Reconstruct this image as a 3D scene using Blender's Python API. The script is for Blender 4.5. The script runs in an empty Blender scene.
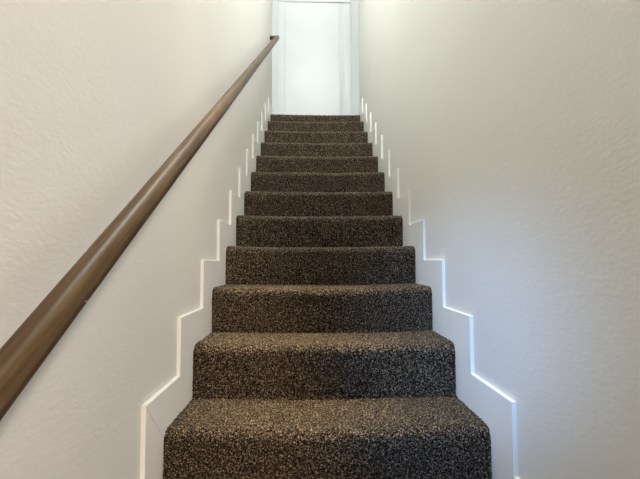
import bpy, bmesh, math, random
from mathutils import Vector, Matrix, noise

random.seed(4)
scene = bpy.context.scene
C = scene.collection

# ---------------------------------------------------------------- measures (metres)
RISE, GOING = 0.19, 0.265
N = 12
Y0 = 0.927            # riser k stands at Y0 + k*GOING
W = 0.958             # carpet width, skirt face to skirt face
T = 0.012             # skirt thickness
WX = W / 2 + T        # wall planes at x = +-WX
SY, SZ = 0.7867, 0.118  # skirt corner k at (SY + k*GOING, SZ + k*RISE)
NOSE = 0.034
YF = -0.15            # stair walls start here
YL, YR = 4.36, 4.25   # ... and end here
ZL = N * RISE - 0.022  # landing level
ZC = 4.75             # upper ceiling
def ry(k): return Y0 + k * GOING
def tz(k): return k * RISE if k < N else ZL

# ---------------------------------------------------------------- node helpers
def mat(name):
    m = bpy.data.materials.new(name); m.use_nodes = True
    nt = m.node_tree
    return m, nt, nt.nodes['Principled BSDF']
def node(nt, t, **kw):
    n = nt.nodes.new(t)
    for k, v in kw.items(): setattr(n, k, v)
    return n
def ramp(nt, fac, stops):
    r = node(nt, 'ShaderNodeValToRGB')
    e = r.color_ramp.elements
    while len(e) < len(stops): e.new(0.5)
    for el, (p, c) in zip(e, stops):
        el.position = p; el.color = (*c, 1)
    nt.links.new(fac, r.inputs[0])
    return r
def coords(nt, scale=(1, 1, 1), rot=(0, 0, 0)):
    tc = node(nt, 'ShaderNodeTexCoord'); mp = node(nt, 'ShaderNodeMapping')
    mp.inputs['Scale'].default_value = scale; mp.inputs['Rotation'].default_value = rot
    nt.links.new(tc.outputs['Object'], mp.inputs[0])
    return mp.outputs[0]
def noise_tex(nt, vec, scale, detail=2, rough=.5):
    n = node(nt, 'ShaderNodeTexNoise')
    n.inputs['Scale'].default_value = scale; n.inputs['Detail'].default_value = detail
    n.inputs['Roughness'].default_value = rough
    nt.links.new(vec, n.inputs['Vector'])
    return n.outputs['Fac']

def wall_material(name, col, bump=.11):
    m, nt, b = mat(name)
    v = coords(nt, (1, .55, 1))
    big = noise_tex(nt, v, 3, 3)
    r = ramp(nt, big, [(.3, tuple(c * .97 for c in col)), (.7, col)])
    nt.links.new(r.outputs[0], b.inputs['Base Color'])
    fine = noise_tex(nt, v, 120, 3, .55)
    mid = noise_tex(nt, v, 52, 2, .5)
    a = node(nt, 'ShaderNodeMath', operation='ADD')
    nt.links.new(fine, a.inputs[0]); nt.links.new(mid, a.inputs[1])
    bp = node(nt, 'ShaderNodeBump')
    bp.inputs['Strength'].default_value = bump; bp.inputs['Distance'].default_value = .004
    nt.links.new(a.outputs[0], bp.inputs['Height']); nt.links.new(bp.outputs[0], b.inputs['Normal'])
    b.inputs['Roughness'].default_value = .62
    b.inputs['Specular IOR Level'].default_value = .3
    return m

M = {}
M['wall'] = wall_material('wall_paint', (.77, .745, .69))
M['hall'] = wall_material('hall_paint', (.84, .85, .83), .1)
M['ceil'] = wall_material('ceiling_paint', (.82, .81, .78), .2)

m, nt, b = mat('trim_paint')
v = coords(nt)
r = ramp(nt, noise_tex(nt, v, 6, 2), [(.3, (.85, .825, .77)), (.7, (.88, .855, .80))])
nt.links.new(r.outputs[0], b.inputs['Base Color'])
b.inputs['Roughness'].default_value = .38
M['trim'] = m
m, nt, b = mat('door_paint')
r = ramp(nt, noise_tex(nt, coords(nt), 5, 2), [(.3, (.84, .85, .84)), (.7, (.87, .88, .87))])
nt.links.new(r.outputs[0], b.inputs['Base Color'])
b.inputs['Roughness'].default_value = .4
M['trimw'] = m

m, nt, b = mat('mitre_line')
r = ramp(nt, noise_tex(nt, coords(nt), 40, 2), [(.3, (.38, .36, .33)), (.7, (.45, .43, .4))])
nt.links.new(r.outputs[0], b.inputs['Base Color'])
M['seam'] = m

# carpet: cut pile of mixed dark brown and beige yarn
def carpet():
    m, nt, b = mat('carpet_pile')
    v = coords(nt)
    yarn = noise_tex(nt, v, 270, 3, .75)
    yarn2 = noise_tex(nt, v, 150, 2, .6)
    big = noise_tex(nt, v, 9, 3, .5)
    mx = node(nt, 'ShaderNodeMix', data_type='FLOAT'); mx.inputs[0].default_value = .35
    nt.links.new(yarn, mx.inputs[2]); nt.links.new(yarn2, mx.inputs[3])
    r = ramp(nt, mx.outputs[0], [(.43, (.0015, .0011, .0008)), (.49, (.019, .0136, .0092)),
                                 (.545, (.105, .077, .050)), (.61, (.43, .325, .22))])
    r2 = ramp(nt, big, [(.3, (.82, .82, .82)), (.7, (1.0, 1.0, 1.0))])
    mc = node(nt, 'ShaderNodeMix', data_type='RGBA', blend_type='MULTIPLY'); mc.inputs[0].default_value = 1
    nt.links.new(r.outputs[0], mc.inputs[6]); nt.links.new(r2.outputs[0], mc.inputs[7])
    nt.links.new(mc.outputs[2], b.inputs['Base Color'])
    bp = node(nt, 'ShaderNodeBump'); bp.inputs['Strength'].default_value = 1.0; bp.inputs['Distance'].default_value = .004
    nt.links.new(mx.outputs[0], bp.inputs['Height']); nt.links.new(bp.outputs[0], b.inputs['Normal'])
    b.inputs['Roughness'].default_value = 1
    b.inputs['Specular IOR Level'].default_value = .05
    b.inputs['Sheen Weight'].default_value = .12
    b.inputs['Sheen Roughness'].default_value = .5
    b.inputs['Sheen Tint'].default_value = (.8, .68, .52, 1)
    return m
M['carpet'] = carpet()

# stained wood of the handrail (grain runs along local X)
m, nt, b = mat('stained_wood')
v = coords(nt, (1.2, 26, 26))
g1 = noise_tex(nt, v, 4.0, 5, .62)
g2 = noise_tex(nt, coords(nt, (.6, 5, 5)), 3.0, 2, .5)
mx = node(nt, 'ShaderNodeMix', data_type='FLOAT'); mx.inputs[0].default_value = .4
nt.links.new(g1, mx.inputs[2]); nt.links.new(g2, mx.inputs[3])
r = ramp(nt, mx.outputs[0], [(.30, (.036, .017, .007)), (.5, (.074, .042, .018)), (.70, (.14, .088, .043))])
nt.links.new(r.outputs[0], b.inputs['Base Color'])
b.inputs['Roughness'].default_value = .38
b.inputs['Specular IOR Level'].default_value = .16
b.inputs['Specular Tint'].default_value = (1.0, .86, .66, 1)
bp = node(nt, 'ShaderNodeBump'); bp.inputs['Strength'].default_value = .08; bp.inputs['Distance'].default_value = .002
nt.links.new(g1, bp.inputs['Height']); nt.links.new(bp.outputs[0], b.inputs['Normal'])
M['wood'] = m

m, nt, b = mat('white_fleck')
r = ramp(nt, noise_tex(nt, coords(nt), 300, 1), [(.3, (.6, .58, .54)), (.7, (.75, .73, .7))])
nt.links.new(r.outputs[0], b.inputs['Base Color'])
M['fleck'] = m

m, nt, b = mat('dark_metal')
r = ramp(nt, noise_tex(nt, coords(nt), 60, 2), [(.3, (.05, .04, .03)), (.7, (.08, .065, .05))])
nt.links.new(r.outputs[0], b.inputs['Base Color'])
b.inputs['Metallic'].default_value = .6; b.inputs['Roughness'].default_value = .45
M['metal'] = m

m, nt, b = mat('head_shadow_grey')  # shade tone for the strip beneath the door's head casing
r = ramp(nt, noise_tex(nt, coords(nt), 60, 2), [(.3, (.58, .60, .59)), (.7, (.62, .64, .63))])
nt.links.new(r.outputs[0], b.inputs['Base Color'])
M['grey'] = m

# ---------------------------------------------------------------- mesh helpers
def link(name, me, material, parent=None, smooth=False):
    o = bpy.data.objects.new(name, me); C.objects.link(o)
    if material: me.materials.append(material)
    if parent: o.parent = parent
    if smooth:
        for p in me.polygons: p.use_smooth = True
    return o
def from_bm(name, bm, material, parent=None, smooth=False):
    bmesh.ops.recalc_face_normals(bm, faces=bm.faces)
    me = bpy.data.meshes.new(name); bm.to_mesh(me); bm.free()
    return link(name, me, material, parent, smooth)
def add_box(bm, lo, hi, bevel=0, mtx=None):
    lo, hi = Vector(lo), Vector(hi)
    c = (lo + hi) / 2; s = hi - lo
    r = bmesh.ops.create_cube(bm, size=1)
    bmesh.ops.scale(bm, vec=s, verts=r['verts']); bmesh.ops.translate(bm, vec=c, verts=r['verts'])
    if bevel:
        ed = list({e for v_ in r['verts'] for e in v_.link_edges})
        bmesh.ops.bevel(bm, geom=ed, offset=bevel, segments=2, affect='EDGES', profile=.5)
def struct(name, lo, hi, material, bevel=0):
    bm = bmesh.new(); add_box(bm, lo, hi, bevel)
    o = from_bm(name, bm, material); o['kind'] = 'structure'
    return o

# ---------------------------------------------------------------- room shell
struct('floor', (-2.2, -3.6, -.1), (2.2, ry(1) + .3, 0), M['carpet'])
struct('wall_left', (-WX - .12, YF, 0), (-WX, YL, ZC), M['wall'])
struct('wall_right', (WX, YF, 0), (WX + .12, YR, ZC), M['wall'])
struct('ceiling', (-2.4, YF, ZC), (2.4, 5.7, ZC + .1), M['ceil'])
# header wall over the lower opening, and the lower room's ceiling
struct('wall_header', (-WX, YF - .12, 2.44), (WX, YF, ZC), M['wall'])
# upper hall with a white door across the landing
YB = 5.30
struct('wall_back', (-2.4, YB, ZL), (2.4, YB + .1, ZC), M['hall'])
struct('wall_hall_left', (-2.5, YL, ZL), (-2.4, YB + .1, ZC), M['hall'])
struct('wall_hall_right', (2.4, YR, ZL), (2.5, YB + .1, ZC), M['hall'])
struct('wall_hall_front_left', (-2.4, YL - .1, ZL), (-WX - .12, YL, ZC), M['hall'])
struct('wall_hall_front_right', (WX + .12, YR - .1, ZL), (2.4, YR, ZC), M['hall'])
struct('floor_landing', (-2.4, ry(N) + .02, ZL - .12), (2.4, YB + .1, ZL - .012), M['carpet'])
DX0, DX1, DH = -.408, .352, ZL + 2.035
bm = bmesh.new()
add_box(bm, (DX0, YB - .012, ZL + .005), (DX1, YB - .0005, DH), .002)
door = from_bm('door_1', bm, M['trimw']); door['kind'] = 'structure'
struct('trim_left', (DX0 - .09, YB - .02, ZL), (DX0 - .001, YB, DH + .006), M['trimw'], .003)
struct('trim_right', (DX1 + .062, YB - .02, ZL), (DX1 + .152, YB, DH - .012), M['trimw'], .003)
struct('head_shadow_block', (DX1 + .062, YB - .016, DH - .011), (DX1 + .152, YB, DH + .011), M['grey'], .002)  # grey block painted in as the shadow below the head casing
struct('trim_head', (DX0 - .09, YB - .02, DH + .012), (DX1 + .152, YB, DH + .09), M['trimw'], .003)

# ---------------------------------------------------------------- stepped skirting boards
def skirt(side):
    pts = []
    pts.append((YF, 0)); pts.append((YF, SZ))
    pts.append((SY + GOING, SZ))
    for k in range(1, N + 1):
        z = SZ + k * RISE if k < N else SZ + ZL
        pts.append((SY + k * GOING, z))
        if k < N: pts.append((SY + (k + 1) * GOING, z))
    yend = YL - .016 if side < 0 else YR - .001
    pts.append((yend, SZ + ZL)); pts.append((yend, ZL - .12))
    pts.append((ry(N) + .05, ZL - .12)); pts.append((ry(1) + .1, -.02 + .02))
    bm = bmesh.new()
    x_in = side * W / 2; x_out = side * WX
    f = bm.faces.new([bm.verts.new((x_in, y, z)) for y, z in pts])
    r = bmesh.ops.extrude_face_region(bm, geom=[f])
    bmesh.ops.translate(bm, vec=(x_out - x_in, 0, 0), verts=[g for g in r['geom'] if isinstance(g, bmesh.types.BMVert)])
    ed = [e for e in bm.edges if all(abs(v_.co.x - x_in) < 1e-6 for v_ in e.verts)]
    bmesh.ops.bevel(bm, geom=ed, offset=.0018, segments=2, affect='EDGES', profile=.5)
    o = from_bm('baseboard_' + ('left' if side < 0 else 'right'), bm, M['trim'])
    o['kind'] = 'structure'
    return o
bl = skirt(-1); br = skirt(1)
# mitre joint line on the left board at the first step
bm = bmesh.new()
A = Vector((-W / 2 + .0003, SY + GOING + .006, SZ + RISE - .012)); B = Vector((-W / 2 + .0003, ry(1) - .01, RISE - .02))
d = (B - A).normalized(); n_ = Vector((0, -d.z, d.y)) * .0006
bm.faces.new([bm.verts.new(p) for p in (A - n_, A + n_, B + n_, B - n_)])
from_bm('mitre_seam', bm, M['seam'], bl)

# ---------------------------------------------------------------- carpeted staircase
ORI = Vector((0, ry(1), 0))
stair = bpy.data.objects.new('staircase', None); C.objects.link(stair)
stair.location = ORI
stair['label'] = 'straight flight of twelve steps covered in speckled brown carpet between white walls'
stair['category'] = 'staircase'

def profile(k, ds):
    """arc-length samples of a step: (y, z, ny, nz) for riser, then for nosing + tread"""
    y, z0, z1 = ry(k) - (.014 if k == 1 else .003), tz(k - 1), tz(k)
    y1 = ry(k + 1) if k < N else YL + .3
    R = NOSE
    L = z1 - z0 - R
    n = max(2, round(L / ds))
    ris = [(y, z0 - .025 * (i == -1) + L * max(i, 0) / n, -1.0, 0.0) for i in range(-1, n + 1)]
    trd = []
    na = max(6, round(R * 1.57 / ds))
    for i in range(na + 1):
        a = i / na * math.pi / 2
        trd.append((y + R - R * math.cos(a), z1 - R + R * math.sin(a), -math.cos(a), math.sin(a)))
    L2 = y1 - y - R
    n2 = max(2, round(L2 / ds))
    for i in range(1, n2 + 1):
        trd.append((y + R + L2 * i / n2, z1, 0.0, 1.0))
    if k < N: trd.append((y1 + .025, z1, 0.0, 1.0))
    return ris, trd

def sheet(name, prof, nx, k, parent, amp):
    verts = []; faces = []
    ph = k * 1.7
    for (y, z, ny, nz) in prof:
        for i in range(nx + 1):
            x = (-1 + 2 * i / nx) * (W / 2 + .003)
            e = max(0.0, 1 - (W / 2 - abs(x)) / .014)        # rolled edge against the skirting
            u = x / (W / 2)
            p = Vector((x, y, z))
            h = noise.noise(p * 260) * .7 + noise.noise(p * 130 + Vector((7, 3, 1))) * .6
            h = amp * h - .002 * e * e
            # carpet slumps a little between the skirtings
            lip = max(0.0, 1 - abs(z - tz(k)) / .06)
            sag = lip * (.008 * (1 - u * u) + .003 * noise.noise(Vector((x * 3.2, ph, 0))))
            bulge = .003 * noise.noise(Vector((x * 4, ph + 5, z * 9)))
            verts.append((x - ORI.x, y + ny * (h + bulge) - ORI.y, z + nz * h - sag - ORI.z))
    m_ = nx + 1
    for j in range(len(prof) - 1):
        for i in range(nx):
            a = j * m_ + i
            faces.append((a, a + 1, a + m_ + 1, a + m_))
    me = bpy.data.meshes.new(name); me.from_pydata(verts, [], faces); me.update()
    return link(name, me, M['carpet'], parent, True)

for k in range(1, N + 1):
    ds = .003 if k <= 3 else (.004 if k <= 6 else .006)
    nx = round(W / ds)
    ris, trd = profile(k, ds)
    if k == N: trd = trd[:60]
    amp = .0056
    st = sheet('step', trd, nx, k, stair, amp)
    sheet('riser', ris, nx, k, st, amp)

# ---------------------------------------------------------------- handrail
RX = -WX + .076
slope = math.atan(.7017)
def rail_pt(y): return Vector((RX, y, .5905 + (y - .55) * .7017))
P0, P1 = rail_pt(.28), rail_pt(4.15)
rail = bpy.data.objects.new('handrail', None); C.objects.link(rail)
rail.location = P0
rail['label'] = 'round stained wooden handrail rising along the left wall of the stairs'
rail['category'] = 'handrail'
Rr = .0245
def tube(bm, pts, rad, seg=28):
    rings = []
    for i, p in enumerate(pts):
        a = pts[max(0, i - 1)]; c = pts[min(len(pts) - 1, i + 1)]
        t = (c - a).normalized()
        s = t.orthogonal().normalized() if abs(t.x) > .95 else t.cross(Vector((1, 0, 0))).normalized()
        q = t.cross(s).normalized()
        rings.append([bm.verts.new(p + rad * (math.cos(2 * math.pi * j / seg) * s + math.sin(2 * math.pi * j / seg) * q)) for j in range(seg)])
    for r0, r1 in zip(rings, rings[1:]):
        for j in range(seg):
            bm.faces.new((r0[j], r0[(j + 1) % seg], r1[(j + 1) % seg], r1[j]))
    bm.faces.new(list(reversed(rings[0]))); bm.faces.new(rings[-1])
# pole: built along local X so that the grain follows it
L = (P1 - P0).length
bm = bmesh.new()
seg = 32; rings = []
for i in range(41):
    t = L * i / 40
    rings.append([bm.verts.new((t, Rr * math.cos(2 * math.pi * j / seg), Rr * math.sin(2 * math.pi * j / seg))) for j in range(seg)])
for r0, r1 in zip(rings, rings[1:]):
    for j in range(seg): bm.faces.new((r0[j], r0[(j + 1) % seg], r1[(j + 1) % seg], r1[j]))
bm.faces.new(rings[0]); cap = bm.faces.new(rings[-1])
bmesh.ops.bevel(bm, geom=list(cap.edges), offset=.004, segments=2, affect='EDGES')
pole = from_bm('pole', bm, M['wood'], rail, True)
pole.rotation_euler = Matrix((((0, -1, 0)), (math.cos(slope), 0, -math.sin(slope)), (math.sin(slope), 0, math.cos(slope)))).to_euler()
# return into the wall at the upper end
bm = bmesh.new()
e = P1 - P0
q = e - (P1 - P0).normalized() * .022
tube(bm, [Vector((q.x, q.y, q.z)), Vector((-WX - RX, q.y, q.z))], Rr * .86)
ret = from_bm('wall_return', bm, M['wood'], rail, True)
ret['label'] = 'short dark return joining the rail to the wall'
# small white nick on the near end
bm = bmesh.new()
bmesh.ops.create_icosphere(bm, subdivisions=2, radius=1)
fl = from_bm('paint_fleck', bm, M['fleck'], rail, True)
fl['label'] = 'tiny white nick in the stain'
fl.scale = (.0007, .0024, .0009)
FL = fl

# ---------------------------------------------------------------- camera
f_px = 392.92
cam = bpy.data.cameras.new('camera'); co = bpy.data.objects.new('camera', cam); C.objects.link(co)
cam.sensor_fit = 'HORIZONTAL'; cam.sensor_width = 36; cam.lens = 36 * f_px / 640
cam.clip_start = .02
pitch, yaw, roll = .0574, -.02392, -.0019
yawv = -yaw   # proj(): x' = x cos + y sin
right = Vector((math.cos(yaw), math.sin(yaw), 0)); fwd0 = Vector((-math.sin(yaw), math.cos(yaw), 0)); up0 = Vector((0, 0, 1))
fwd = fwd0 * math.cos(pitch) + up0 * math.sin(pitch); up1 = -fwd0 * math.sin(pitch) + up0 * math.cos(pitch)
rx = right * math.cos(roll) + up1 * math.sin(roll); ux = -right * math.sin(roll) + up1 * math.cos(roll)
CAM = Vector((-.05299, 0, .67892))
co.matrix_world = Matrix(((rx.x, ux.x, -fwd.x, CAM.x), (rx.y, ux.y, -fwd.y, CAM.y), (rx.z, ux.z, -fwd.z, CAM.z), (0, 0, 0, 1)))
scene.camera = co

# nick: on the pole's surface on the side seen from the landing side of the flight
axis = (P1 - P0).normalized()
c = rail_pt(.60); side = Vector((math.cos(.25), 0, 0)) + axis.cross(Vector((1, 0, 0))) * math.sin(.25)
FL.location = c + side.normalized() * Rr * .995 - P0
FL.rotation_euler = pole.rotation_euler

# ---------------------------------------------------------------- light
def area(name, loc, target, size, power, col, size_y=None, spread=None):
    l = bpy.data.lights.new(name, 'AREA'); l.energy = power; l.color = col
    l.shape = 'RECTANGLE'; l.size = size; l.size_y = size_y or size
    if spread: l.spread = math.radians(spread)
    o = bpy.data.objects.new(name, l); C.objects.link(o)
    o.location = loc
    o.rotation_euler = (Vector(target) - Vector(loc)).to_track_quat('-Z', 'Y').to_euler()
    return o
K = {'hall_window_light': (5, (.80, .97, 1.0)), 'hall_ceiling_light': (7, (.95, 1.0, .98)),
     'stair_ceiling_light': (76, (.83, .96, 1.0)), 'upper_ceiling_light': (40, (.93, .965, 1.0)),
     'stair_down_light': (1000, (1, .78, .42)), 'room_cool_spot': (290, (.29, .53, 1)),
     'room_lamp_light': (86, (1, .845, .737)), 'world': (.01, (1, .95, .88))}
def lamp(name, loc, target, size, size_y=None, spread=None):
    return area(name, loc, target, size, K[name][0], K[name][1], size_y, spread)
lamp('hall_window_light', (-1.45, 5.25, 3.4), (.5, 3.8, 3.0), .35, 1.2)
lamp('hall_ceiling_light', (0, 4.7, 4.7), (0, 5.3, 3.0), 1.7, .4)
lamp('stair_ceiling_light', (0, 1.5, 4.7), (0, 1.5, 0), .5, .8)
lamp('upper_ceiling_light', (0, 2.4, 4.7), (0, 2.5, 0), .5, 1.0)
lamp('room_lamp_light', (1.15, -2.1, 1.2), (-.45, 1.0, .9), .3, .4)
def spot(name, loc, target, angle, blend, radius):
    l = bpy.data.lights.new(name, 'SPOT'); l.energy, l.color = K[name]
    l.spot_size = math.radians(angle); l.spot_blend = blend; l.shadow_soft_size = radius
    o = bpy.data.objects.new(name, l); C.objects.link(o); o.location = loc
    o.rotation_euler = (Vector(target) - Vector(loc)).to_track_quat('-Z', 'Y').to_euler()
spot('room_cool_spot', (-.75, -.9, .95), (.47, 1.68, .36), 26, .9, .13)  # added unseen spot, narrow cool cone tints right wall and lowest risers
spot('stair_down_light', (-.13, 1.35, 4.6), (-.13, 1.5, .2), 16, 1.0, .12)

w = bpy.data.worlds.new('world'); scene.world = w; w.use_nodes = True
bg = w.node_tree.nodes['Background']
bg.inputs['Color'].default_value = (*K['world'][1], 1); bg.inputs['Strength'].default_value = K['world'][0]

scene.view_settings.view_transform = 'Standard'
scene.view_settings.look = 'None'
scene.view_settings.exposure = 0
